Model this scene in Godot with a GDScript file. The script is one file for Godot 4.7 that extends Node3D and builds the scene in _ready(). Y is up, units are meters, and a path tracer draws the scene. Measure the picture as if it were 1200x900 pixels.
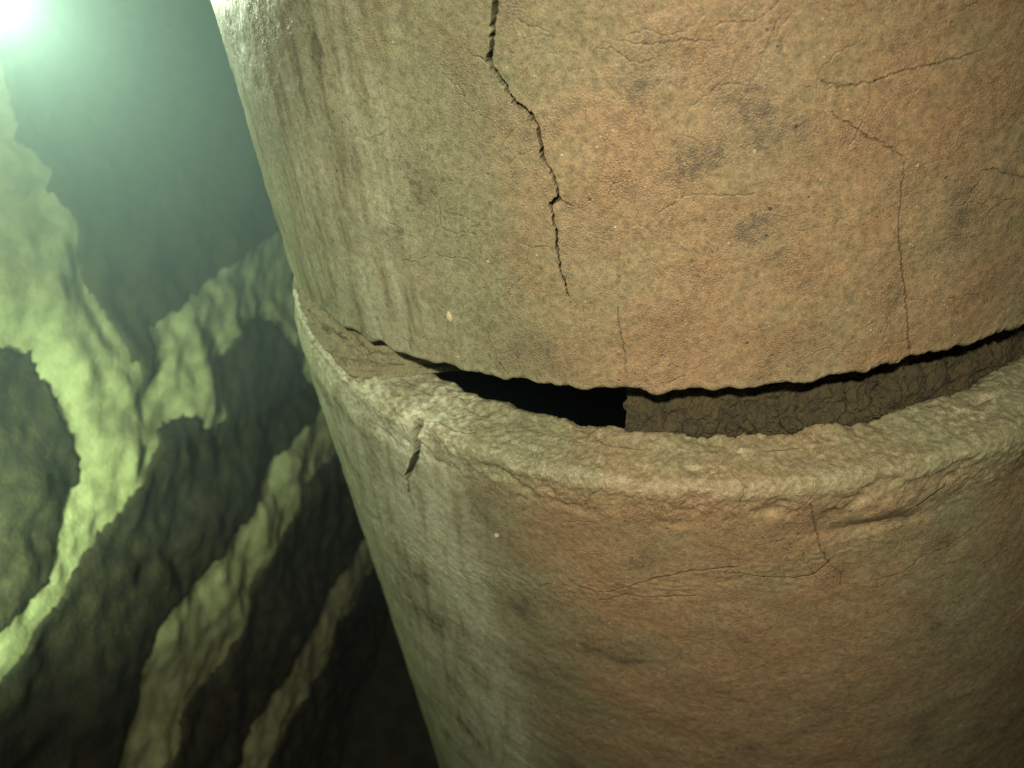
extends Node3D
# A leaning stack of fired clay pipe rings in a dim shaft, a rough stone wall behind it.

const EYE := Vector3(0.0, 0.27862, 0.54435)
const WALL_X := -0.75
const FLOOR_Y := -1.55
const LEAN := 0.12          # the lower ring spreads towards one side as it goes down
const PX := 0.0003          # metres per texel of the clay textures
const R_REF := 0.29         # radius at which a texel is PX wide

# ---------------------------------------------------------------- small helpers
func tag(o: Node, label: String, category := "", group := "", kind := "") -> Node:
	if label: o.set_meta("label", label)
	if category: o.set_meta("category", category)
	if group: o.set_meta("group", group)
	if kind: o.set_meta("kind", kind)
	return o

func base(called: String, where := Vector3.ZERO) -> Node3D:
	var n := Node3D.new()
	n.name = called
	n.position = where
	add_child(n, true)
	return n

func part(called: String, mesh: Mesh, m: Material, parent: Node) -> MeshInstance3D:
	var o := MeshInstance3D.new()
	o.name = called
	o.mesh = mesh
	o.material_override = m
	o.cast_shadow = GeometryInstance3D.SHADOW_CASTING_SETTING_ON
	parent.add_child(o, true)
	return o

func noise(freq: float, octaves: int, s: int, kind := FastNoiseLite.TYPE_SIMPLEX, ridged := false) -> FastNoiseLite:
	var n := FastNoiseLite.new()
	n.seed = s
	n.noise_type = kind
	n.frequency = freq
	n.fractal_type = FastNoiseLite.FRACTAL_RIDGED if ridged else FastNoiseLite.FRACTAL_FBM
	n.fractal_octaves = octaves
	return n

func bytes_of(n: FastNoiseLite, w: int, h: int) -> PackedByteArray:
	var im := n.get_image(w, h)
	im.convert(Image.FORMAT_L8)
	return im.get_data()

func sstep(a: float, b: float, x: float) -> float:
	var t := clampf((x - a) / (b - a), 0.0, 1.0)
	return t * t * (3.0 - 2.0 * t)

# ---------------------------------------------------------------- grid meshes
# P: rows x cols positions, row-major. Turned so that (next column) x (next row) faces away from the front.
func grid_mesh(P: PackedVector3Array, uv: PackedVector2Array, cols: int, r0: int, r1: int, N: PackedVector3Array) -> ArrayMesh:
	var a := []
	a.resize(Mesh.ARRAY_MAX)
	a[Mesh.ARRAY_VERTEX] = P.slice(r0 * cols, (r1 + 1) * cols)
	a[Mesh.ARRAY_NORMAL] = N.slice(r0 * cols, (r1 + 1) * cols)
	a[Mesh.ARRAY_TEX_UV] = uv.slice(r0 * cols, (r1 + 1) * cols)
	var idx := PackedInt32Array()
	idx.resize((r1 - r0) * (cols - 1) * 6)
	var k := 0
	for r in r1 - r0:
		for c in cols - 1:
			var i := r * cols + c
			idx[k] = i; idx[k + 1] = i + 1; idx[k + 2] = i + cols
			idx[k + 3] = i + 1; idx[k + 4] = i + cols + 1; idx[k + 5] = i + cols
			k += 6
	a[Mesh.ARRAY_INDEX] = idx
	var m := ArrayMesh.new()
	m.add_surface_from_arrays(Mesh.PRIMITIVE_TRIANGLES, a)
	return m

func grid_normals(P: PackedVector3Array, cols: int, rows: int, closed: bool) -> PackedVector3Array:
	var N := PackedVector3Array()
	N.resize(P.size())
	for r in rows:
		var ru: int = maxi(r - 1, 0) * cols
		var rd: int = mini(r + 1, rows - 1) * cols
		for c in cols:
			var cl := c - 1
			var cr := c + 1
			if cl < 0: cl = cols - 2 if closed else 0
			if cr >= cols: cr = 1 if closed else cols - 1
			N[r * cols + c] = (P[r * cols + cl] - P[r * cols + cr]).cross(P[rd + c] - P[ru + c]).normalized()
	return N

# ---------------------------------------------------------------- clay: cracks
# each crack: points (angle, height along the wall), half width in metres at its start and end, strength
class Crack:
	var pts: Array
	var w0: float
	var w1: float
	var dark: float
	func _init(p: Array, a: float, b: float, d: float) -> void:
		pts = p; w0 = a; w1 = b; dark = d

func main_crack() -> Array:
	return [Vector2(-0.170, 0.215), Vector2(-0.176, 0.190), Vector2(-0.181, 0.168), Vector2(-0.190, 0.157), Vector2(-0.201, 0.147), Vector2(-0.183, 0.139), Vector2(-0.1685, 0.132), Vector2(-0.148, 0.1277), Vector2(-0.140, 0.1228), Vector2(-0.137, 0.1179), Vector2(-0.137, 0.111), Vector2(-0.122, 0.103), Vector2(-0.1186, 0.0947), Vector2(-0.132, 0.0925), Vector2(-0.129, 0.085), Vector2(-0.126, 0.0787), Vector2(-0.1285, 0.0748), Vector2(-0.126, 0.062), Vector2(-0.119, 0.056), Vector2(-0.117, 0.050)]

func walk(rng: RandomNumberGenerator, at: Vector2, steps: int, along: float, len_step: float) -> Array:
	var pts := [at]
	var dir := along
	for i in steps:
		dir += rng.randf_range(-0.7, 0.7)
		dir = lerpf(dir, along, 0.25)
		at += Vector2(cos(dir) * len_step / R_REF, sin(dir) * len_step) * rng.randf_range(0.5, 1.4)
		pts.append(at)
	return pts

func upper_cracks() -> Array:
	var out := [
		Crack.new(main_crack(), 0.0011, 0.0001, 1.0),
		Crack.new([Vector2(-0.1186, 0.0947), Vector2(-0.108, 0.0925), Vector2(-0.098, 0.0914)], 0.0006, 0.0002, 0.8),
		Crack.new([Vector2(-0.201, 0.147), Vector2(-0.212, 0.149), Vector2(-0.225, 0.1504)], 0.0005, 0.0002, 0.7),
		Crack.new([Vector2(0.349, 0.096), Vector2(0.352, 0.080), Vector2(0.354, 0.0685), Vector2(0.3705, 0.0525), Vector2(0.3856, 0.0356), Vector2(0.398, 0.018), Vector2(0.4115, 0.001)], 0.00025, 0.00055, 0.9),
		Crack.new([Vector2(-0.035, 0.0778), Vector2(-0.039, 0.060), Vector2(-0.0407, 0.0451)], 0.0002, 0.0003, 0.5),
		Crack.new([Vector2(-0.0407, 0.0451), Vector2(-0.043, 0.038), Vector2(-0.040, 0.0323), Vector2(-0.035, 0.022), Vector2(-0.0348, 0.010)], 0.0005, 0.0005, 0.8),
		Crack.new([Vector2(0.226, 0.1313), Vector2(0.245, 0.1285), Vector2(0.261, 0.1284), Vector2(0.291, 0.1287), Vector2(0.315, 0.1305), Vector2(0.3616, 0.1313), Vector2(0.4018, 0.1314), Vector2(0.43, 0.133)], 0.0006, 0.0003, 0.75),
		Crack.new([Vector2(0.2408, 0.1197), Vector2(0.258, 0.1158), Vector2(0.2742, 0.1128), Vector2(0.289, 0.109), Vector2(0.3075, 0.1066), Vector2(0.3443, 0.0987)], 0.0004, 0.0005, 0.85),
		Crack.new([Vector2(0.469, 0.0864), Vector2(0.49, 0.0858), Vector2(0.507, 0.0829), Vector2(0.547, 0.0784)], 0.0003, 0.0005, 0.7),
		Crack.new([Vector2(0.0532, 0.0938), Vector2(0.08, 0.0941), Vector2(0.1098, 0.0929), Vector2(0.1492, 0.0921)], 0.0004, 0.0003, 0.5),
		Crack.new([Vector2(0.2858, 0.1286), Vector2(0.2874, 0.1229), Vector2(0.2799, 0.1126), Vector2(0.2651, 0.1053)], 0.0003, 0.0003, 0.5),
		Crack.new([Vector2(-0.022, 0.152), Vector2(0.01, 0.150), Vector2(0.05, 0.1507), Vector2(0.09, 0.149)], 0.0003, 0.0005, 0.6),
	]
	return out

func lower_cracks() -> Array:
	return [
		Crack.new([Vector2(0.2224, -0.012), Vector2(0.2399, -0.0325), Vector2(0.2434, -0.0434), Vector2(0.2568, -0.0573)], 0.0009, 0.0006, 0.9),
		Crack.new([Vector2(0.2568, -0.0573), Vector2(0.2352, -0.065), Vector2(0.21, -0.0662), Vector2(0.1845, -0.0664), Vector2(0.15, -0.064), Vector2(0.1, -0.061)], 0.0007, 0.0004, 0.8),
		Crack.new([Vector2(0.2568, -0.0573), Vector2(0.2779, -0.0674), Vector2(0.2784, -0.078)], 0.0006, 0.0003, 0.7),
		Crack.new([Vector2(-0.1673, -0.0888), Vector2(-0.14, -0.0885), Vector2(-0.1211, -0.0872), Vector2(-0.081, -0.0793), Vector2(-0.05, -0.073), Vector2(-0.0275, -0.0693), Vector2(0.0309, -0.0607), Vector2(0.1023, -0.0562)], 0.0004, 0.0008, 0.75),
		Crack.new([Vector2(-0.1383, -0.0966), Vector2(-0.0891, -0.0875), Vector2(-0.0192, -0.0843), Vector2(0.0334, -0.0805)], 0.0007, 0.0004, 0.65),
		Crack.new([Vector2(0.285, -0.035), Vector2(0.304, -0.032), Vector2(0.3481, -0.0345), Vector2(0.375, -0.030), Vector2(0.4051, -0.0265), Vector2(0.45, -0.018)], 0.0004, 0.0009, 0.9),
		Crack.new([Vector2(-0.1938, -0.1868), Vector2(-0.16, -0.192), Vector2(-0.1295, -0.1994), Vector2(-0.0569, -0.2093)], 0.0006, 0.0003, 0.6),
		Crack.new([Vector2(0.34, -0.078), Vector2(0.3875, -0.0771), Vector2(0.4212, -0.0671), Vector2(0.4712, -0.0665), Vector2(0.52, -0.058)], 0.0005, 0.0004, 0.6),
		Crack.new([Vector2(-0.470, 0.004), Vector2(-0.4746, -0.0142), Vector2(-0.482, -0.0251), Vector2(-0.51, -0.040), Vector2(-0.535, -0.0513), Vector2(-0.545, -0.066)], 0.0022, 0.0003, 1.0),
		Crack.new([Vector2(-0.470, 0.006), Vector2(-0.43, 0.010), Vector2(-0.39, 0.0085), Vector2(-0.35, 0.013)], 0.0007, 0.0006, 0.8),
		Crack.new([Vector2(0.09, -0.262), Vector2(0.15, -0.255), Vector2(0.22, -0.252)], 0.0006, 0.0003, 0.6),
		Crack.new([Vector2(0.10, 0.012), Vector2(0.12, 0.002), Vector2(0.11, -0.008)], 0.0004, 0.0004, 0.6),
	]

func hair_cracks(rng: RandomNumberGenerator, count: int, lo: Vector2, hi: Vector2) -> Array:
	var out := []
	for i in count:
		var at := Vector2(rng.randf_range(lo.x, hi.x), rng.randf_range(lo.y, hi.y))
		out.append(Crack.new(walk(rng, at, rng.randi_range(3, 9), rng.randf_range(-0.9, 0.9) + (PI / 2 if rng.randf() < 0.3 else 0.0), 0.0035), rng.randf_range(0.0002, 0.0004), 0.00015, rng.randf_range(0.25, 0.6)))
	return out

# how deep a geometric crack cuts at that place (0..1)
func cut(pts: Array, w0: float, w1: float, at: Vector2) -> float:
	var best := 0.0
	for i in pts.size() - 1:
		var a := Vector2(pts[i].x * R_REF, pts[i].y)
		var ab := Vector2(pts[i + 1].x * R_REF, pts[i + 1].y) - a
		var t := clampf((at - a).dot(ab) / ab.length_squared(), 0.0, 1.0)
		var w := lerpf(w0, w1, (i + t) / (pts.size() - 1))
		best = maxf(best, 1.0 - sstep(w * 0.55, w * 1.2, at.distance_to(a + ab * t)))
	return best

# ---------------------------------------------------------------- clay: colour and relief, texel by texel
var tex_rgb: PackedByteArray
var tex_h: PackedByteArray

func clay_material(s: int, w: int, h: int, top: float, lower: bool, cracks: Array) -> StandardMaterial3D:
	var big := bytes_of(noise(1.0 / 380.0, 4, s), w, h)
	var spread := bytes_of(noise(1.0 / 150.0, 4, s + 1), w, h)
	var mid := bytes_of(noise(1.0 / 22.0, 4, s + 2), w, h)
	var fine := bytes_of(noise(1.0 / 2.5, 3, s + 3), w, h)
	var fibre_n := noise(1.0 / 13.0, 2, s + 4, FastNoiseLite.TYPE_SIMPLEX_SMOOTH, true)
	fibre_n.domain_warp_enabled = true
	fibre_n.domain_warp_amplitude = 14.0
	fibre_n.domain_warp_frequency = 1.0 / 18.0
	var fibre := bytes_of(fibre_n, w, h)
	var hs := h / 8
	var streak := bytes_of(noise(1.0 / 50.0, 4, s + 5), w, hs + 1)
	var rgb := PackedByteArray()
	rgb.resize(w * h * 3)
	var hh := PackedByteArray()
	hh.resize(w * h)
	var fade := PackedFloat32Array()   # how far the orange clay shows, by angle
	fade.resize(w)
	var lime := PackedFloat32Array()
	lime.resize(w)
	for x in w:
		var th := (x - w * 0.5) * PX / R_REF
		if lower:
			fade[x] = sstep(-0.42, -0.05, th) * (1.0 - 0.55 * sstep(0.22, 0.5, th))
			lime[x] = sstep(-0.28, -0.50, th) * 1.15  # lime film, strengthened to paint in the lamp light on the left
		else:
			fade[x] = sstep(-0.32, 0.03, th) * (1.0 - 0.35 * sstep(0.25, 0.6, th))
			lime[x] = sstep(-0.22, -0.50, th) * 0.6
	for y in h:
		var v := top - y * PX
		var low := sstep(-0.06, -0.22, v) if lower else 0.0
		for x in w:
			var i := y * w + x
			var b := big[i] * 0.00392 - 0.5
			var m := mid[i] * 0.00392 - 0.5
			var f := fine[i] * 0.00392 - 0.5
			var p := spread[i] * 0.00392 - 0.5
			var fb := fibre[i] * 0.00392
			var rim := sstep(-0.0125, -0.003, v + m * 0.022) if lower else 0.0
			var lit_lip := 0.0 if lower else sstep(0.0075, 0.0005, v + m * 0.008)  # lower edge painted paler, where it catches the light
			# streaks run down the wall, leaning a little with the tool marks
			var xs := x
			if lower:
				xs = clampi(x - int(v * 500.0), 0, w - 1)
			var st := streak[mini(y / 8, hs) * w + xs] * 0.00392 - 0.5
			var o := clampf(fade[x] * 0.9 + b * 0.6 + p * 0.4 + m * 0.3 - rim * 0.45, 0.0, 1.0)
			var l := clampf(lime[x] * (0.78 + st * (0.7 if lower else 1.2) + b * 0.5) + rim * (m * 0.9 + p * 0.6 - 0.2 * fade[x] - 0.35 * lime[x]) + lit_lip * (0.3 + m), 0.0, 1.0)
			var soot_and_shade := clampf((p * 0.9 - b * 0.8 + m * 0.8 - 0.36) * 1.8, 0.0, 0.6) + clampf(-st * 2.2 - 0.45, 0.0, 0.5) * lime[x] * (0.3 if lower else 1.0)
			soot_and_shade = minf(soot_and_shade + low * 0.15, 0.8)
			if v > 0.043 and lower or v < -0.043 and not lower: soot_and_shade = 1.6; o = 0.0; l = 0.0  # inner walls painted near black, so the hollow reads as deep shade
			var r := 133.0 + o * 22.0
			var g := 130.0 - o * 2.0
			var u := 99.0 - o * 4.0
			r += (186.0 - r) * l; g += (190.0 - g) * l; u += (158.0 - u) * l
			r += (84.0 - r) * soot_and_shade; g += (80.0 - g) * soot_and_shade; u += (64.0 - u) * soot_and_shade
			var line := clampf((fb - 0.80) * 6.0, 0.0, 1.0) * clampf(0.35 + p * 2.2 + b, 0.0, 1.0) * (1.0 - 0.7 * minf(lime[x], 1.0))
			var k := 1.0 - line * 0.36 - clampf(-f - 0.2, 0.0, 0.3) * 0.9 + m * 0.20 + f * 0.36 + (fb - 0.55) * 0.26
			rgb[i * 3] = clampi(int(r * k), 0, 255)
			rgb[i * 3 + 1] = clampi(int(g * k), 0, 255)
			rgb[i * 3 + 2] = clampi(int(u * k), 0, 255)
			var smooth_ := 1.0 - 0.85 * minf(lime[x], 1.0) * (1.0 - rim)
			hh[i] = clampi(int(150.0 + (0.75 + p * 1.6) * (m * 22.0 + f * 125.0 + (fb - 0.6) * 45.0) * smooth_ - line * 42.0), 0, 255)
	tex_rgb = rgb
	tex_h = hh
	for c in cracks:
		stamp(c, w, h, top)
	var rng := RandomNumberGenerator.new()
	rng.seed = s
	for i in 5200:      # grit, pits, and lime specks that double as painted glints
		var x := rng.randi_range(4, w - 5)
		var y := rng.randi_range(4, h - 5)
		var r := 0.5 + rng.randf() * rng.randf() * rng.randf() * 2.8
		var pit := rng.randf() < 0.5
		for dy in range(-3, 4):
			for dx in range(-3, 4):
				var k := clampf(r - Vector2(dx * rng.randf_range(0.8, 1.2), dy).length(), 0.0, 1.0)
				if k > 0.0:
					dab((y + dy) * w + x + dx, Color8(70, 58, 42) if pit else Color8(206, 198, 160), k * 0.7, -70.0 * k if pit else 60.0 * k)
	var m := StandardMaterial3D.new()
	var im := Image.create_from_data(w, h, false, Image.FORMAT_RGB8, tex_rgb)
	m.albedo_texture = ImageTexture.create_from_image(im)
	m.heightmap_enabled = true
	m.heightmap_texture = ImageTexture.create_from_image(Image.create_from_data(w, h, false, Image.FORMAT_L8, tex_h))
	m.heightmap_scale = 0.11
	m.roughness = 0.48
	m.metallic_specular = 0.45
	return m

func dab(i: int, c: Color, k: float, rise: float) -> void:
	tex_rgb[i * 3] = int(lerpf(tex_rgb[i * 3], c.r8, k))
	tex_rgb[i * 3 + 1] = int(lerpf(tex_rgb[i * 3 + 1], c.g8, k))
	tex_rgb[i * 3 + 2] = int(lerpf(tex_rgb[i * 3 + 2], c.b8, k))
	tex_h[i] = clampi(int(tex_h[i] + rise), 0, 255)

func stamp(c: Crack, w: int, h: int, top: float) -> void:
	var wob := noise(0.06, 3, 91)
	for s in c.pts.size() - 1:
		var a := Vector2(c.pts[s].x * R_REF / PX + w * 0.5, (top - c.pts[s].y) / PX)
		var b := Vector2(c.pts[s + 1].x * R_REF / PX + w * 0.5, (top - c.pts[s + 1].y) / PX)
		var ab := b - a
		if ab.length_squared() < 0.01:
			continue
		for y in range(maxi(0, int(minf(a.y, b.y)) - 7), mini(h, int(maxf(a.y, b.y)) + 8)):
			for x in range(maxi(0, int(minf(a.x, b.x)) - 7), mini(w, int(maxf(a.x, b.x)) + 8)):
				var q := Vector2(x + wob.get_noise_2d(x, y) * 2.4, y + wob.get_noise_2d(x + 500, y) * 2.4)
				var t := clampf((q - a).dot(ab) / ab.length_squared(), 0.0, 1.0)
				var hw := (0.9 if c.dark > 0.95 else 0.65) * lerpf(c.w0, c.w1, (s + t) / (c.pts.size() - 1)) / PX
				var k := 1.0 - sstep(hw * 0.4, hw + 0.9, q.distance_to(a + ab * t))
				if k > 0.01:
					dab(y * w + x, Color8(66, 52, 36), k * c.dark * c.dark * (0.85 if c.dark > 0.95 else 0.42), -110.0 * k * c.dark)

# ---------------------------------------------------------------- clay rings
# rows of the profile: [radius, height, normal r, normal y, way along the surface]
func ring_grid(rows: Array, thetas: PackedFloat32Array, w: int, h: int, top: float, push: Callable, lean := 0.0) -> Array:
	var cols := thetas.size()
	var P := PackedVector3Array()
	var uv := PackedVector2Array()
	P.resize(rows.size() * cols)
	uv.resize(rows.size() * cols)
	for r in rows.size():
		var row: PackedFloat32Array = rows[r]
		var vv := (top - row[4]) / (h * PX)
		for c in cols:
			var th := thetas[c]
			var d: Vector2 = push.call(th, row)     # push along the normal, lift
			var spread_ := -lean * minf(row[1] + 0.03, 0.0)
			var rad := row[0] + row[2] * d.x
			P[r * cols + c] = Vector3((rad + spread_) * sin(th) + spread_, row[1] + row[3] * d.x + d.y, rad * cos(th))
			var tu := th * R_REF / (w * PX) + 0.5
			uv[r * cols + c] = Vector2(clampf(pingpong(tu, 1.0), 0.001, 0.999), clampf(vv, 0.002, 0.998))
	return [P, uv, grid_normals(P, cols, rows.size(), true)]

func angles(fine_from: float, fine_to: float) -> PackedFloat32Array:
	var a := PackedFloat32Array()
	var th := -PI
	while th < PI - 0.002:
		a.append(th)
		if th > -0.235 and th < -0.09: th += 0.0009
		elif th > fine_from and th < fine_to: th += 0.0032
		else: th += 0.02
	a.append(PI)
	return a

var lump := noise(18.0, 3, 11)
var knob := noise(85.0, 3, 12)
var grit := noise(330.0, 2, 13)

func build_upper() -> void:
	var w := 2048
	var h := 1067
	var top := 0.26
	var rng := RandomNumberGenerator.new()
	rng.seed = 5
	var cr := upper_cracks()
	cr.append_array(hair_cracks(rng, 110, Vector2(-0.6, 0.0), Vector2(0.75, 0.2)))
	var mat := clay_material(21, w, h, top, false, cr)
	var root := base("clay_pipe", Vector3(-0.00957, 0.01527, -0.00976))
	root.basis = Basis(Vector3(0.99932, 0.03677, 0.0), Vector3(-0.03664, 0.99580, -0.08387), Vector3(-0.00308, 0.08381, 0.99648)).orthonormalized()
	tag(root, "upper orange brown clay pipe section with one long jagged crack running down it", "clay pipe", "stacked clay pipe sections")
	var R := func(y: float) -> float: return 0.28728 - 0.02618 * y
	var rows := []
	var y := 0.9
	while y > 0.24:
		rows.append(PackedFloat32Array([R.call(y), y, 1, 0, y])); y -= 0.03
	while y > 0.0045:
		rows.append(PackedFloat32Array([R.call(y), y, 1, 0, y])); y -= 0.0006 if y > 0.055 and y < 0.20 else 0.00095
	var body_end := rows.size() - 1
	var e := 0.0035
	for k in 7:
		var a := k / 6.0 * PI / 2
		rows.append(PackedFloat32Array([R.call(0) - e + e * cos(a), e - e * sin(a), cos(a), -sin(a), e - e * a]))
	for k in 22:
		rows.append(PackedFloat32Array([R.call(0) - e - 0.0016 * (k + 1), 0.0, 0, -1, -0.003 - 0.0016 * (k + 1)]))
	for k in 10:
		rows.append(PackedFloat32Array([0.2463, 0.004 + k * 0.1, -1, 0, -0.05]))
	var mc := main_crack()
	var wob := noise(0.06, 3, 91)
	var edge := noise(9.0, 2, 31)
	var push := func(th: float, row: PackedFloat32Array) -> Vector2:
		var p := Vector3(row[0] * sin(th), row[1], row[0] * cos(th))
		var near := 1.0 - sstep(0.0, 0.014, row[1])     # broken near the lower edge
		var d := lump.get_noise_3dv(p) * 0.0011 + knob.get_noise_3dv(p) * (0.00022 + near * (0.0002 if row[3] == 0.0 else 0.0001)) + grit.get_noise_3dv(p) * (0.00010 + near * 0.0001)
		if row[2] > 0.5 and th > -0.24 and th < -0.09 and row[1] < 0.23 and row[1] > 0.05:
			var q := Vector2(th * R_REF + wob.get_noise_2d(th * R_REF / PX + w * 0.5, (top - row[1]) / PX) * 2.4 * PX, row[1] - wob.get_noise_2d(th * R_REF / PX + w * 0.5 + 500, (top - row[1]) / PX) * 2.4 * PX)
			d -= cut(mc, 0.0010, 0.00005, q) * 0.014
		var lift := 0.0
		if row[1] < 0.03:
			var k := 1.0 - sstep(0.002, 0.03, row[1])
			lift = edge.get_noise_2d(th * 1.2, 7.0) * 0.0022 + edge.get_noise_2d(th * 2.0, 2.0) * 0.0007
			lift += sstep(0.30, 0.36, th) * (1.0 - sstep(0.5, 0.56, th)) * 0.0016
			# small flakes broken off, more of them to the right
			lift += (0.5 + edge.get_noise_2d(floorf(th * 24.0 + edge.get_noise_2d(th * 2.0, 4.0) * 4.0) * 9.0, 0.0)) * 0.0018 * (0.04 + 0.9 * sstep(0.2, 0.42, th))
			lift *= k
		return Vector2(d, lift)
	var th := angles(-0.92, 0.80)
	var g := ring_grid(rows, th, w, h, top, push)
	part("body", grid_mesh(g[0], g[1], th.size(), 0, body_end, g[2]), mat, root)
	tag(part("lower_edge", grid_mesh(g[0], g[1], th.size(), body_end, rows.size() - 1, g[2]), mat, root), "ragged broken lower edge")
	# a pale run of lime that ended in a drop
	var lm := StandardMaterial3D.new()
	lm.albedo_color = Color8(196, 188, 142)
	lm.roughness = 0.6
	var dp := PackedVector3Array()
	var du := PackedVector2Array()
	for r in 15:
		var t := r / 14.0
		var hw := 0.0019 * sin(PI * pow(t, 1.7)) + 0.0001
		for c in 9:
			var s := c / 4.0 - 1.0
			var yy := 0.0375 - t * 0.0095
			var aa := -0.3373 + s * hw / R_REF
			var rr: float = R.call(yy) + lump.get_noise_3dv(Vector3(R.call(yy) * sin(aa), yy, R.call(yy) * cos(aa))) * 0.002 - 0.0004 + 0.0012 * sqrt(maxf(0.0, 1.0 - s * s)) * sin(PI * pow(t, 1.5))
			dp.append(Vector3(rr * sin(aa), yy, rr * cos(aa)))
			du.append(Vector2(s, t))
	tag(part("lime_drip", grid_mesh(dp, du, 9, 0, 14, grid_normals(dp, 9, 15, false)), lm, root), "small pale drop of lime")

func build_lower() -> void:
	var w := 2048
	var h := 1920
	var top := 0.055
	var rng := RandomNumberGenerator.new()
	rng.seed = 6
	var cr := lower_cracks()
	cr.append_array(hair_cracks(rng, 150, Vector2(-0.6, -0.36), Vector2(0.75, 0.0)))
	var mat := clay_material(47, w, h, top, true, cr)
	var root := base("clay_pipe_001")
	tag(root, "lower clay pipe section with a thick chipped rim under the open joint", "clay pipe", "stacked clay pipe sections")
	var rows := []
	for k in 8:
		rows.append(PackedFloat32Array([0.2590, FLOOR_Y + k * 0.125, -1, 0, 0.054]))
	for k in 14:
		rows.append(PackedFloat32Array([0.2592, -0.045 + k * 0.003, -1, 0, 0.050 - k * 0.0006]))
	for k in 5:
		var a := (k + 1) / 6.0 * PI / 2
		rows.append(PackedFloat32Array([0.2592 + 0.004 * (1 - cos(a)), -0.004 + 0.004 * sin(a), -cos(a), sin(a), 0.0405 - 0.0008 * k]))
	var rr := 0.2636
	while rr < 0.2905:
		rows.append(PackedFloat32Array([rr, 0.0006, 0, 1, 0.0365 - (rr - 0.2636)])); rr += 0.00085
	for k in 18:
		var a := k / 17.0 * PI / 2
		rows.append(PackedFloat32Array([0.2910 + 0.0080 * sin(a), 0.0006 - 0.0080 * (1 - cos(a)), sin(a), cos(a), 0.0086 - 0.016 * k / 17.0]))
	var y := -0.0083
	while y > -0.034:
		rows.append(PackedFloat32Array([0.2990 - 0.036 * (y + 0.012), y, 1, 0, y])); y -= 0.00095
	var rim_end := rows.size() - 1
	while y > FLOOR_Y:
		rows.append(PackedFloat32Array([0.2990 - 0.036 * (y + 0.012), y, 1, 0, y]))
		y -= 0.00095 + 0.0022 * sstep(-0.2, -0.45, y) + (0.03 if y < -0.56 else 0.0)
	rows.append(PackedFloat32Array([0.2990 - 0.036 * (FLOOR_Y + 0.012), FLOOR_Y - 0.01, 1, 0, -0.5]))
	var notch: Array = (cr[8] as Crack).pts
	var chip := noise(26.0, 3, 41)
	var push := func(th: float, row: PackedFloat32Array) -> Vector2:
		var p := Vector3(row[0] * sin(th), row[1], row[0] * cos(th))
		var rough := sstep(-0.034, -0.012, row[1])       # the rim is broken and worn
		var d := lump.get_noise_3dv(p) * 0.0011 + knob.get_noise_3dv(p) * (0.00022 + rough * 0.00045) + grit.get_noise_3dv(p) * (0.00010 + rough * 0.0004)
		d -= 0.0042 * sstep(-0.40, -0.80, th) * sstep(-0.034, -0.006, row[1]) * (1.0 if row[0] > 0.29 else 0.0)
		if rough > 0.0 and row[0] > 0.285:
			var c := chip.get_noise_3dv(p * Vector3(1, 1.6, 1))
			d -= clampf(c - 0.15, 0.0, 0.5) * 0.0045 * rough
		if row[4] < 0.012 and row[4] > -0.07 and th > -0.58 and th < -0.43:
			d -= cut(notch, 0.0024, 0.0004, Vector2(th * R_REF, row[4])) * 0.010
		# a swelling under the rim on the right with an undercut below it
		var q := Vector2((th - 0.335) * 0.3, row[4] + 0.0215)
		d += 0.0028 * exp(-(q.x * q.x) / 0.0004 - q.y * q.y / 0.00005) - 0.0022 * exp(-(q.x * q.x) / 0.0006 - (q.y + 0.0135) * (q.y + 0.0135) / 0.00002)
		# ruck of the clay below it
		var ruck := 1.0 - sstep(0.0, 0.022, absf(row[4] + 0.075 - th * 0.1))
		d += ruck * absf(knob.get_noise_3dv(p * Vector3(0.8, 2.0, 0.8))) * 0.0009 * (1.0 if row[2] > 0.9 else 0.0)
		var lift := 0.0
		if row[2] < 0.0 or (row[3] > 0.9 and row[0] < 0.275):
			d += chip.get_noise_3dv(p * 1.4) * 0.0032 * (1.0 if row[1] > -0.02 else 0.0)
		if row[1] > -0.02:
			lift = -0.014 * sstep(1.9, 2.8, absf(th))    # worn down at the back, where the upper ring bears
		return Vector2(d, lift)
	var th := angles(-1.15, 0.85)
	var g := ring_grid(rows, th, w, h, top, push, LEAN)
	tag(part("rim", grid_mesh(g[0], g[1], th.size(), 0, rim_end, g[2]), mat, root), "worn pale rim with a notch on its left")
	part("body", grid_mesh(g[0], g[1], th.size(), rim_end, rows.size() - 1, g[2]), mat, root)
	# a pale stone chip set in the clay, half fallen out
	var sm := StandardMaterial3D.new()
	sm.albedo_color = Color8(172, 160, 126)
	sm.roughness = 0.8
	for spec in [[-0.3235, -0.0645, 0.0016], [-0.1284, -0.1173, 0.0009]]:
		var st := SphereMesh.new()
		st.radius = spec[2]; st.height = spec[2] * 2.4; st.radial_segments = 9; st.rings = 5
		var o := part("stone_chip", st, sm, root)
		var wide: float = -LEAN * minf(spec[1] + 0.03, 0.0)
		var ra: float = 0.2990 - 0.036 * (spec[1] + 0.012)
		o.position = Vector3((ra + wide) * sin(spec[0]) + wide, spec[1], ra * cos(spec[0]))
		o.rotation = Vector3(0.3, 0.7, 0.4)

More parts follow.
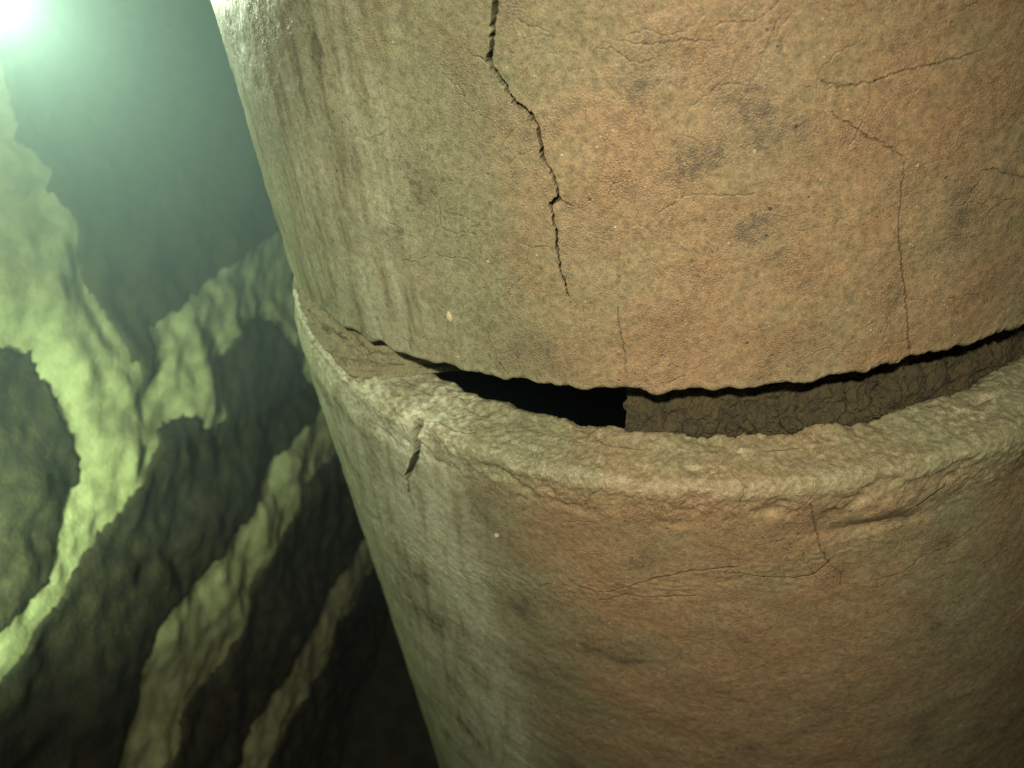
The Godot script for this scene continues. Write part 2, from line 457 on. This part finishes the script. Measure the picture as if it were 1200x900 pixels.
# ---------------------------------------------------------------- mud in the joint
func build_mud(called: String, from: float, to: float, prof: Array, m: Material, amp: float, label: String, taper := 0.0) -> void:
	var n1 := noise(45.0, 4, 71)
	var rows := []
	for i in prof.size() - 1:
		var a: Vector2 = prof[i]
		var b: Vector2 = prof[i + 1]
		var k := maxi(1, int((a * Vector2(1, 0.035)).distance_to(b * Vector2(1, 0.035)) / 0.0010))
		for j in k:
			rows.append(a.lerp(b, float(j) / k))
	rows.append(prof[-1])
	var cols := int((minf(to, 0.9) - from) * 0.26 / 0.001)
	var P := PackedVector3Array()
	var uv := PackedVector2Array()
	var nc := cols + 1 + (30 if to > 0.9 else 0)
	for r in rows.size():
		var q: Vector2 = rows[r]
		for c in nc:
			var th := from + (minf(to, 0.9) - from) * c / cols if c <= cols else lerpf(0.9, to, (c - cols) / 30.0)
			var p := Vector3(q.x * sin(th), q.y * 0.08, q.x * cos(th))
			var d := (n1.get_noise_3dv(p) * 0.0026 + grit.get_noise_3dv(p) * 0.0008 + lump.get_noise_3dv(p * 1.5) * 0.003 + knob.get_noise_3dv(p * 1.7) * 0.0010) * amp
			var end := sstep(0.0, 0.004, (th - from) * 0.26)
			var open := 0.0153 + 0.0106 * sin(th) + 0.0241 * cos(th)     # height of the ring above at that angle
			var mr := q.x - 0.006 + 0.006 * cos(th) + d * end - (1.0 - end) * 0.002
			if taper > 0.0:
				mr -= 0.050 * sstep(to - taper, to, th)
				open *= 1.0 - 0.65 * sstep(to - taper, to, th)
			if taper == 0.0:    # crumbled end and an uneven top
				th += (0.008 * n1.get_noise_2d(q.y * 0.1, q.x * 0.1)) * (1.0 - sstep(0.0, 0.12, th - from))
				open *= 1.0 + 0.45 * lump.get_noise_2d(th * 0.8, 9.0)
			P.append(Vector3(mr * sin(th), q.y * open + d * 0.5, mr * cos(th)))
			uv.append(Vector2(th, q.y))
	# closed end caps
	var am := grid_mesh(P, uv, nc, 0, rows.size() - 1, grid_normals(P, nc, rows.size(), false))
	var st := SurfaceTool.new()
	st.append_from(am, 0, Transform3D())
	var o := part(called, st.commit(), m, self)
	tag(o, label, "mortar")
	if taper == 0.0:
		var rng := RandomNumberGenerator.new()
		rng.seed = 77
		var lumps := noise(260.0, 2, 78)
		for i in 16:
			var rad := rng.randf_range(0.0018, 0.0048)
			var ball := SphereMesh.new()
			ball.radius = rad; ball.height = rad * 1.5; ball.radial_segments = 18; ball.rings = 10
			var sf := SurfaceTool.new()
			sf.create_from(ball, 0)
			var arr := sf.commit_to_arrays()
			var vv: PackedVector3Array = arr[Mesh.ARRAY_VERTEX]
			for j in vv.size():
				vv[j] *= 1.0 + 0.5 * lumps.get_noise_3dv(vv[j] + Vector3.ONE * i)
			arr[Mesh.ARRAY_VERTEX] = vv
			var am2 := ArrayMesh.new()
			am2.add_surface_from_arrays(Mesh.PRIMITIVE_TRIANGLES, arr)
			sf.create_from(am2, 0)
			sf.generate_normals()
			var a := rng.randf_range(-0.06, 0.30) if i < 11 else rng.randf_range(0.3, 0.8)
			var cl := part("clod", sf.commit(), m, o)
			cl.position = Vector3(0.2625 * sin(a), rng.randf_range(0.001, 0.006), 0.2625 * cos(a))
			cl.rotation = Vector3(rng.randf(), rng.randf() * 6.0, rng.randf())
	for side in [0, nc - 1]:
		var cap := SurfaceTool.new()
		cap.begin(Mesh.PRIMITIVE_TRIANGLES)
		var mid_ := Vector3.ZERO
		for r in rows.size(): mid_ += P[r * nc + side] / rows.size()
		for r in rows.size() - 1:
			var tri := [mid_, P[r * nc + side], P[(r + 1) * nc + side]]
			if side == 0: tri.reverse()
			for t in tri:
				cap.set_uv(Vector2.ZERO)
				cap.add_vertex(t)
		cap.index()
		cap.generate_normals()
		part("end_face", cap.commit(), m, o)

func grain_material(s: int, a: Color, b: Color, c: Color, scale: float, relief: float, rough: float) -> StandardMaterial3D:
	var n := 512
	var im := Image.create_empty(n, n, false, Image.FORMAT_RGB8)
	var hm := Image.create_empty(n, n, false, Image.FORMAT_L8)
	var n1 := noise(1.0 / 60.0, 5, s).get_seamless_image(n, n)
	var n2 := noise(1.0 / 12.0, 4, s + 1).get_seamless_image(n, n)
	var n3 := noise(1.0 / 3.0, 2, s + 2).get_seamless_image(n, n)
	for y in n:
		for x in n:
			var p := n1.get_pixel(x, y).r
			var q := n2.get_pixel(x, y).r
			var g := n3.get_pixel(x, y).r
			var col := a.lerp(b, clampf((p - 0.3) * 2.2, 0, 1)).lerp(c, clampf((q - 0.52) * 2.2, 0, 1) * 0.6)
			var k := 0.86 + g * 0.28
			im.set_pixel(x, y, Color(col.r * k, col.g * k, col.b * k))
			hm.set_pixel(x, y, Color(p * 0.35 + q * 0.4 + g * 0.25, 0, 0))
	var m := StandardMaterial3D.new()
	m.albedo_texture = ImageTexture.create_from_image(im)
	m.heightmap_enabled = true
	m.heightmap_texture = ImageTexture.create_from_image(hm)
	m.heightmap_scale = relief
	m.uv1_triplanar = true
	m.uv1_world_triplanar = true
	m.uv1_scale = Vector3.ONE * scale
	m.roughness = rough
	return m

# ---------------------------------------------------------------- stone wall: coordinates (z, y) on its face
func stones() -> Array:
	return [
		[Vector2(-0.2915, 0.1588), Vector2(-0.2352, 0.0957), Vector2(-0.2033, 0.0137), Vector2(-0.1949, -0.0229), Vector2(-0.1978, -0.0505), Vector2(-0.1964, -0.0974), Vector2(-0.2019, -0.1477), Vector2(-0.1854, -0.1777), Vector2(-0.1695, -0.2261), Vector2(-0.1695, -0.2862), Vector2(-0.1677, -0.3480), Vector2(-0.1632, -0.4056), Vector2(-0.1960, -0.3879), Vector2(-0.2324, -0.3293), Vector2(-0.2677, -0.3399), Vector2(-0.4161, -0.3616), Vector2(-0.6270, -0.4043), Vector2(-1.0161, -0.4178), Vector2(-1.098, -0.0195), Vector2(-0.785, 0.1178)],
		[Vector2(0.0490, -0.1504), Vector2(-0.0189, -0.1976), Vector2(-0.0568, -0.2225), Vector2(-0.0466, -0.2745), Vector2(-0.0136, -0.4010), Vector2(0.0412, -0.4126), Vector2(0.1079, -0.4636), Vector2(0.1829, -0.4484), Vector2(0.2612, -0.4118), Vector2(0.1762, -0.2500)],
		[Vector2(0.3103, -0.5033), Vector2(0.1925, -0.4882), Vector2(0.1094, -0.4981), Vector2(0.0449, -0.4868), Vector2(-0.0362, -0.4874), Vector2(-0.1129, -0.4819), Vector2(-0.1482, -0.4550), Vector2(-0.2134, -0.4760), Vector2(-0.2511, -0.5561), Vector2(-0.2994, -0.5625), Vector2(-0.3349, -0.4872), Vector2(-0.3984, -0.4672), Vector2(-0.4621, -0.4735), Vector2(-0.5202, -0.5198), Vector2(-0.5481, -0.6203), Vector2(-0.5810, -0.7516), Vector2(-0.5423, -0.7906), Vector2(-0.4525, -0.7781), Vector2(-0.3569, -0.7520), Vector2(-0.2657, -0.7702), Vector2(-0.1814, -0.7507), Vector2(-0.0554, -0.7332), Vector2(-0.0009, -0.6980), Vector2(0.0711, -0.7105), Vector2(0.1285, -0.7535), Vector2(0.2001, -0.7871), Vector2(0.2878, -0.7928), Vector2(0.3832, -0.5622)],
		[Vector2(-0.6028, -0.9570), Vector2(-0.4543, -0.8830), Vector2(-0.3552, -0.8903), Vector2(-0.2367, -0.8797), Vector2(-0.1064, -0.9030), Vector2(-0.0110, -0.8963), Vector2(0.0673, -0.8622), Vector2(0.1427, -0.8925), Vector2(0.2650, -0.9274), Vector2(0.2106, -1.0957), Vector2(0.0650, -1.1090), Vector2(-0.0107, -1.1010), Vector2(-0.1026, -1.1396), Vector2(-0.2599, -1.1655), Vector2(-0.3867, -1.1898), Vector2(-0.5188, -1.2254), Vector2(-0.7069, -1.2783), Vector2(-0.7585, -1.1006)],
		[Vector2(-0.5858, -1.3432), Vector2(-0.4133, -1.3182), Vector2(-0.3080, -1.2435), Vector2(-0.2419, -1.2960), Vector2(-0.1148, -1.2430), Vector2(0.0291, -1.1944), Vector2(0.1529, -1.1875), Vector2(0.2657, -1.2468), Vector2(0.2111, -1.6013), Vector2(-0.6616, -1.6013)],
		# stones beyond the edges of the picture
		[Vector2(-0.6343, -0.4968), Vector2(-1.0161, -0.4831), Vector2(-1.0570, -0.7831), Vector2(-0.6752, -0.8104)],
		[Vector2(-0.8389, -0.9195), Vector2(-1.2889, -0.8922), Vector2(-1.3161, -1.2331), Vector2(-0.8116, -1.2468)],
		[Vector2(-0.7707, -1.3286), Vector2(-1.2889, -1.3150), Vector2(-1.2889, -1.6013), Vector2(-0.7707, -1.6013)],
		[Vector2(-1.1798, 0.0350), Vector2(-1.1252, -0.4013), Vector2(-1.6298, -0.4286), Vector2(-1.6707, 0.0623)],
		[Vector2(0.4839, -0.5240), Vector2(0.4293, -0.7695), Vector2(0.8930, -0.8104), Vector2(0.9202, -0.5104)],
		[Vector2(0.3748, -0.9195), Vector2(0.3202, -1.1377), Vector2(0.8657, -1.1650), Vector2(0.8930, -0.9059)],
		[Vector2(0.2930, -0.1559), Vector2(0.3339, -0.4013), Vector2(0.9202, -0.4150), Vector2(0.8930, -0.1422)],
		[Vector2(-0.1161, -0.0740), Vector2(-0.1707, 0.2532), Vector2(0.4021, 0.2805), Vector2(0.4293, -0.0331)],
		[Vector2(-0.3070, 0.1850), Vector2(-0.3343, 0.5123), Vector2(-1.0161, 0.4987), Vector2(-0.9889, 0.1714)],
		[Vector2(-0.1843, 0.3487), Vector2(-0.1979, 0.6623), Vector2(0.4839, 0.6487), Vector2(0.4839, 0.3623)],
	]

func inside(poly: Array, q: Vector2) -> float:   # distance to the outline, positive inside
	var d := 1e9
	var odd := false
	var j := poly.size() - 1
	for i in poly.size():
		var a: Vector2 = poly[i]
		var b: Vector2 = poly[j]
		var ab := b - a
		var t := clampf((q - a).dot(ab) / ab.length_squared(), 0.0, 1.0)
		d = minf(d, q.distance_squared_to(a + ab * t))
		if (a.y > q.y) != (b.y > q.y) and q.x < (b.x - a.x) * (q.y - a.y) / (b.y - a.y) + a.x:
			odd = not odd
		j = i
	return sqrt(d) if odd else -sqrt(d)

func build_wall() -> void:
	var root := base("stone_wall", Vector3(WALL_X, FLOOR_Y, 0))
	tag(root, "rough wall of dark stones with wide pale mortar joints behind the clay pipe", "wall")
	var mortar := grain_material(301, Color8(190, 188, 140), Color8(158, 156, 114), Color8(206, 203, 160), 3.1, 0.2, 0.9)
	var mats := [
		grain_material(311, Color8(74, 65, 40), Color8(42, 37, 24), Color8(98, 88, 58), 2.7, 0.3, 0.85),
		grain_material(321, Color8(48, 42, 28), Color8(76, 66, 42), Color8(34, 31, 22), 3.3, 0.3, 0.85),
		grain_material(331, Color8(64, 56, 36), Color8(38, 34, 24), Color8(86, 76, 50), 2.3, 0.3, 0.85)]
	var big := noise(5.0, 3, 61)
	var mid := noise(17.0, 3, 62)
	var sm := noise(60.0, 3, 63)
	var polys := stones()
	var boxes := []
	for p in polys:
		var bx := Rect2(p[0], Vector2.ZERO)
		for q in p: bx = bx.expand(q)
		boxes.append(bx.grow(0.04))
	# mortar: one sheet that stands a little proud in the joints and dives behind the stones
	var z0 := -1.6
	var z1 := 0.9
	var y0 := FLOOR_Y - 0.02
	var y1 := 0.65
	var cell := 0.0065
	var cols := int((z1 - z0) / cell) + 1
	var rows := int((y1 - y0) / cell) + 1
	var P := PackedVector3Array()
	var uv := PackedVector2Array()
	for r in rows:
		for c in cols:
			var q := Vector2(z1 - c * cell, y1 - r * cell)
			var wq := q + Vector2(mid.get_noise_2dv(q), mid.get_noise_2dv(q + Vector2(5, 5))) * 0.010 + Vector2(sm.get_noise_2dv(q), sm.get_noise_2dv(q + Vector2(3, 1))) * 0.003
			var d := -1.0
			for k in polys.size():
				if boxes[k].has_point(wq):
					d = maxf(d, inside(polys[k], wq))
			var x := 0.003 + big.get_noise_2dv(q) * 0.014 + mid.get_noise_2dv(q) * 0.0012 + sm.get_noise_2dv(q) * 0.0004
			x += 0.004 * sstep(-0.008, -0.035, d)         # a little fuller in the middle of the joint
			x -= sstep(0.012, 0.035, d) * 0.04
			P.append(Vector3(x, q.y - FLOOR_Y, q.x))
			uv.append(q)
	part("mortar", grid_mesh(P, uv, cols, 0, rows - 1, grid_normals(P, cols, rows, false)), mortar, root)
	# thickness behind
	var bk := BoxMesh.new()
	bk.size = Vector3(0.3, y1 - y0, z1 - z0)
	part("core", bk, mats[1], root).position = Vector3(-0.26, (y0 + y1) / 2 - FLOOR_Y, (z0 + z1) / 2)
	for k in polys.size():
		var bx: Rect2 = boxes[k]
		var cs := 0.0062 if k < 5 else 0.014
		var nc := int(bx.size.x / cs) + 2
		var nr := int(bx.size.y / cs) + 2
		var S := PackedVector3Array()
		var su := PackedVector2Array()
		for r in nr:
			for c in nc:
				var q := Vector2(bx.end.x - c * cs, bx.end.y - r * cs)
				var wq := q + Vector2(mid.get_noise_2dv(q), mid.get_noise_2dv(q + Vector2(5, 5))) * 0.008 + Vector2(sm.get_noise_2dv(q), sm.get_noise_2dv(q + Vector2(3, 1))) * 0.004
				var d := inside(polys[k], wq)
				var o := Vector2(k * 3.1, k * 1.7)
				var x := 0.003 + big.get_noise_2dv(q) * 0.014 + 0.005 * sstep(-0.004, 0.012, d) + big.get_noise_2dv(q * 0.8 + o) * 0.006 * sstep(0.0, 0.05, d) + mid.get_noise_2dv(q * 0.8 + o) * 0.0032 * sstep(0.0, 0.04, d) + sm.get_noise_2dv(q) * 0.0012
				x -= sstep(0.003, -0.012, d) * 0.035
				S.append(Vector3(x, q.y - FLOOR_Y, q.x))
				su.append(q)
		part("stone", grid_mesh(S, su, nc, 0, nr - 1, grid_normals(S, nc, nr, false)), mats[k % 3], root)

# ---------------------------------------------------------------- work lamp
func build_lamp() -> void:
	var at := Vector3(-0.502, 0.174, 0.0106)
	var root := base("work_lamp", at)
	tag(root, "small glaring greenish white lamp hanging by the stone wall in the top left corner", "lamp")
	var glow := StandardMaterial3D.new()
	glow.albedo_color = Color(0.9, 1.0, 0.95)
	glow.emission_enabled = true
	glow.emission = Color(0.72, 1.0, 0.86)
	glow.emission_energy_multiplier = 6.0
	var dark := StandardMaterial3D.new()
	dark.albedo_color = Color8(40, 42, 40)
	dark.roughness = 0.5
	var bulb := SphereMesh.new()
	bulb.radius = 0.013; bulb.height = 0.026; bulb.radial_segments = 24; bulb.rings = 12
	part("bulb", bulb, glow, root)
	var cap := CylinderMesh.new()
	cap.top_radius = 0.010; cap.bottom_radius = 0.012; cap.height = 0.03
	part("socket", cap, dark, root).position = Vector3(0, 0.026, 0)
	var wire := CylinderMesh.new()
	wire.top_radius = 0.003; wire.bottom_radius = 0.003; wire.height = 0.4; wire.radial_segments = 8
	part("cord", wire, dark, root).position = Vector3(0, 0.24, 0)
	var l := OmniLight3D.new()
	l.name = "lamp_light"
	l.light_color = Color(0.94, 1.0, 0.85)
	l.light_energy = LAMP
	l.light_size = 0.017
	l.omni_range = 4.0
	l.omni_attenuation = 2.0
	l.shadow_enabled = true
	root.add_child(l)

const WALL_LIGHT := 0.92
const LAMP := 0.125
const TORCH := 0.54

func _ready() -> void:
	# --- camera, air, exposure
	var cam := Camera3D.new()
	cam.name = "camera"
	add_child(cam)
	cam.basis = Basis(Vector3(0.97827, -0.10486, -0.17885), Vector3(-0.03912, 0.75381, -0.65593), Vector3(0.20360, 0.64868, 0.73333)).orthonormalized()
	cam.position = EYE
	cam.fov = 53.13
	cam.near = 0.02
	cam.far = 30.0
	var ca := CameraAttributesPhysical.new()
	ca.frustum_focal_length = 24.0
	ca.frustum_focus_distance = 0.345
	ca.frustum_near = 0.02
	ca.frustum_far = 30.0
	ca.exposure_aperture = 9.0
	cam.attributes = ca
	cam.current = true
	var we := WorldEnvironment.new()
	we.name = "environment"
	var env := Environment.new()
	env.background_mode = Environment.BG_COLOR
	env.background_color = Color(0.06, 0.075, 0.06)
	env.tonemap_mode = Environment.TONE_MAPPER_LINEAR
	env.tonemap_exposure = 1.0
	env.sdfgi_enabled = true
	env.ssao_enabled = true
	env.ssil_enabled = true
	env.volumetric_fog_enabled = true
	env.volumetric_fog_density = 0.0
	we.environment = env
	add_child(we)
	var glare_mist := base("glare_mist", Vector3(-0.50, 0.16, -0.02))  # fog added to stand in for lens glare round the lamp
	tag(glare_mist, "pale greenish lens glare round the lamp, added as fog", "glare_mist", "", "stuff")
	for spec in [[1.3, 0.015], [1.08, 0.03], [0.9, 0.12], [0.74, 0.26], [0.58, 0.33], [0.44, 0.18]]:
		var fv := FogVolume.new()
		fv.name = "glare_layer"
		fv.shape = RenderingServer.FOG_VOLUME_SHAPE_ELLIPSOID
		fv.size = Vector3.ONE * spec[0]
		var fm := FogMaterial.new()
		fm.density = spec[1]
		fm.albedo = Color(0.82, 0.97, 0.96)
		fv.material = fm
		glare_mist.add_child(fv, true)
	# --- the torch held above the camera
	var t := SpotLight3D.new()
	t.name = "torch_light"
	t.light_color = Color(1.0, 0.97, 0.88)
	t.light_energy = TORCH
	t.light_size = 0.012
	t.spot_range = 6.0
	t.spot_angle = 39.0
	t.spot_angle_attenuation = 1.0
	t.spot_attenuation = 2.0
	t.shadow_enabled = true
	add_child(t)
	t.look_at_from_position(Vector3(-0.02, 0.50, 0.67), Vector3(-0.07, -0.12, 0.28))
	# --- an unseen light added at the left to brighten the foot of the wall
	var t2 := SpotLight3D.new()
	t2.name = "added_wall_light"
	t2.light_color = Color(0.85, 1.0, 0.80)
	t2.light_energy = WALL_LIGHT
	t2.light_size = 0.03
	t2.spot_range = 6.0
	t2.spot_angle = 32.0
	t2.spot_angle_attenuation = 1.0
	t2.spot_attenuation = 2.0
	t2.shadow_enabled = true
	add_child(t2)
	t2.look_at_from_position(Vector3(-0.50, -0.14, 0.48), Vector3(-0.75, -0.32, 0.10))
	# --- ground
	var g := PlaneMesh.new()
	g.size = Vector2(8, 8)
	var ground := part("ground", g, grain_material(341, Color8(60, 54, 40), Color8(44, 40, 32), Color8(74, 68, 52), 1.7, 1.0, 0.95), self)
	ground.position = Vector3(0, FLOOR_Y, 0)
	tag(ground, "dark bare earth at the foot of the stone wall", "ground", "", "structure")
	# --- wall, pipe rings, mud, lamp
	build_wall()
	build_upper()
	build_lower()
	var mud := grain_material(351, Color8(78, 68, 42), Color8(58, 52, 34), Color8(96, 86, 58), 7.0, 0.45, 0.95)
	build_mud("mud_mortar", -0.088, 3.0, [Vector2(0.20, 0.66), Vector2(0.237, 0.77), Vector2(0.2485, 0.69), Vector2(0.2565, 0.38), Vector2(0.263, 0.06), Vector2(0.265, -0.5), Vector2(0.20, -0.55)], mud, 1.0, "dark lumpy mud mortar filling the right side of the open joint")
	var pale := grain_material(361, Color8(142, 138, 102), Color8(122, 118, 88), Color8(162, 158, 122), 9.0, 0.4, 0.9)  # for mortar added to block light; colour lightened to match the lit rim
	build_mud("added_mortar", -1.9, -0.44, [Vector2(0.22, 1.05), Vector2(0.273, 1.0), Vector2(0.280, 0.86), Vector2(0.287, 0.40), Vector2(0.2945, 0.02), Vector2(0.285, -0.25), Vector2(0.22, -0.25)], pale, 0.8, "added pale rough mortar that closes the left end of the joint against light", 0.26)
	build_lamp()
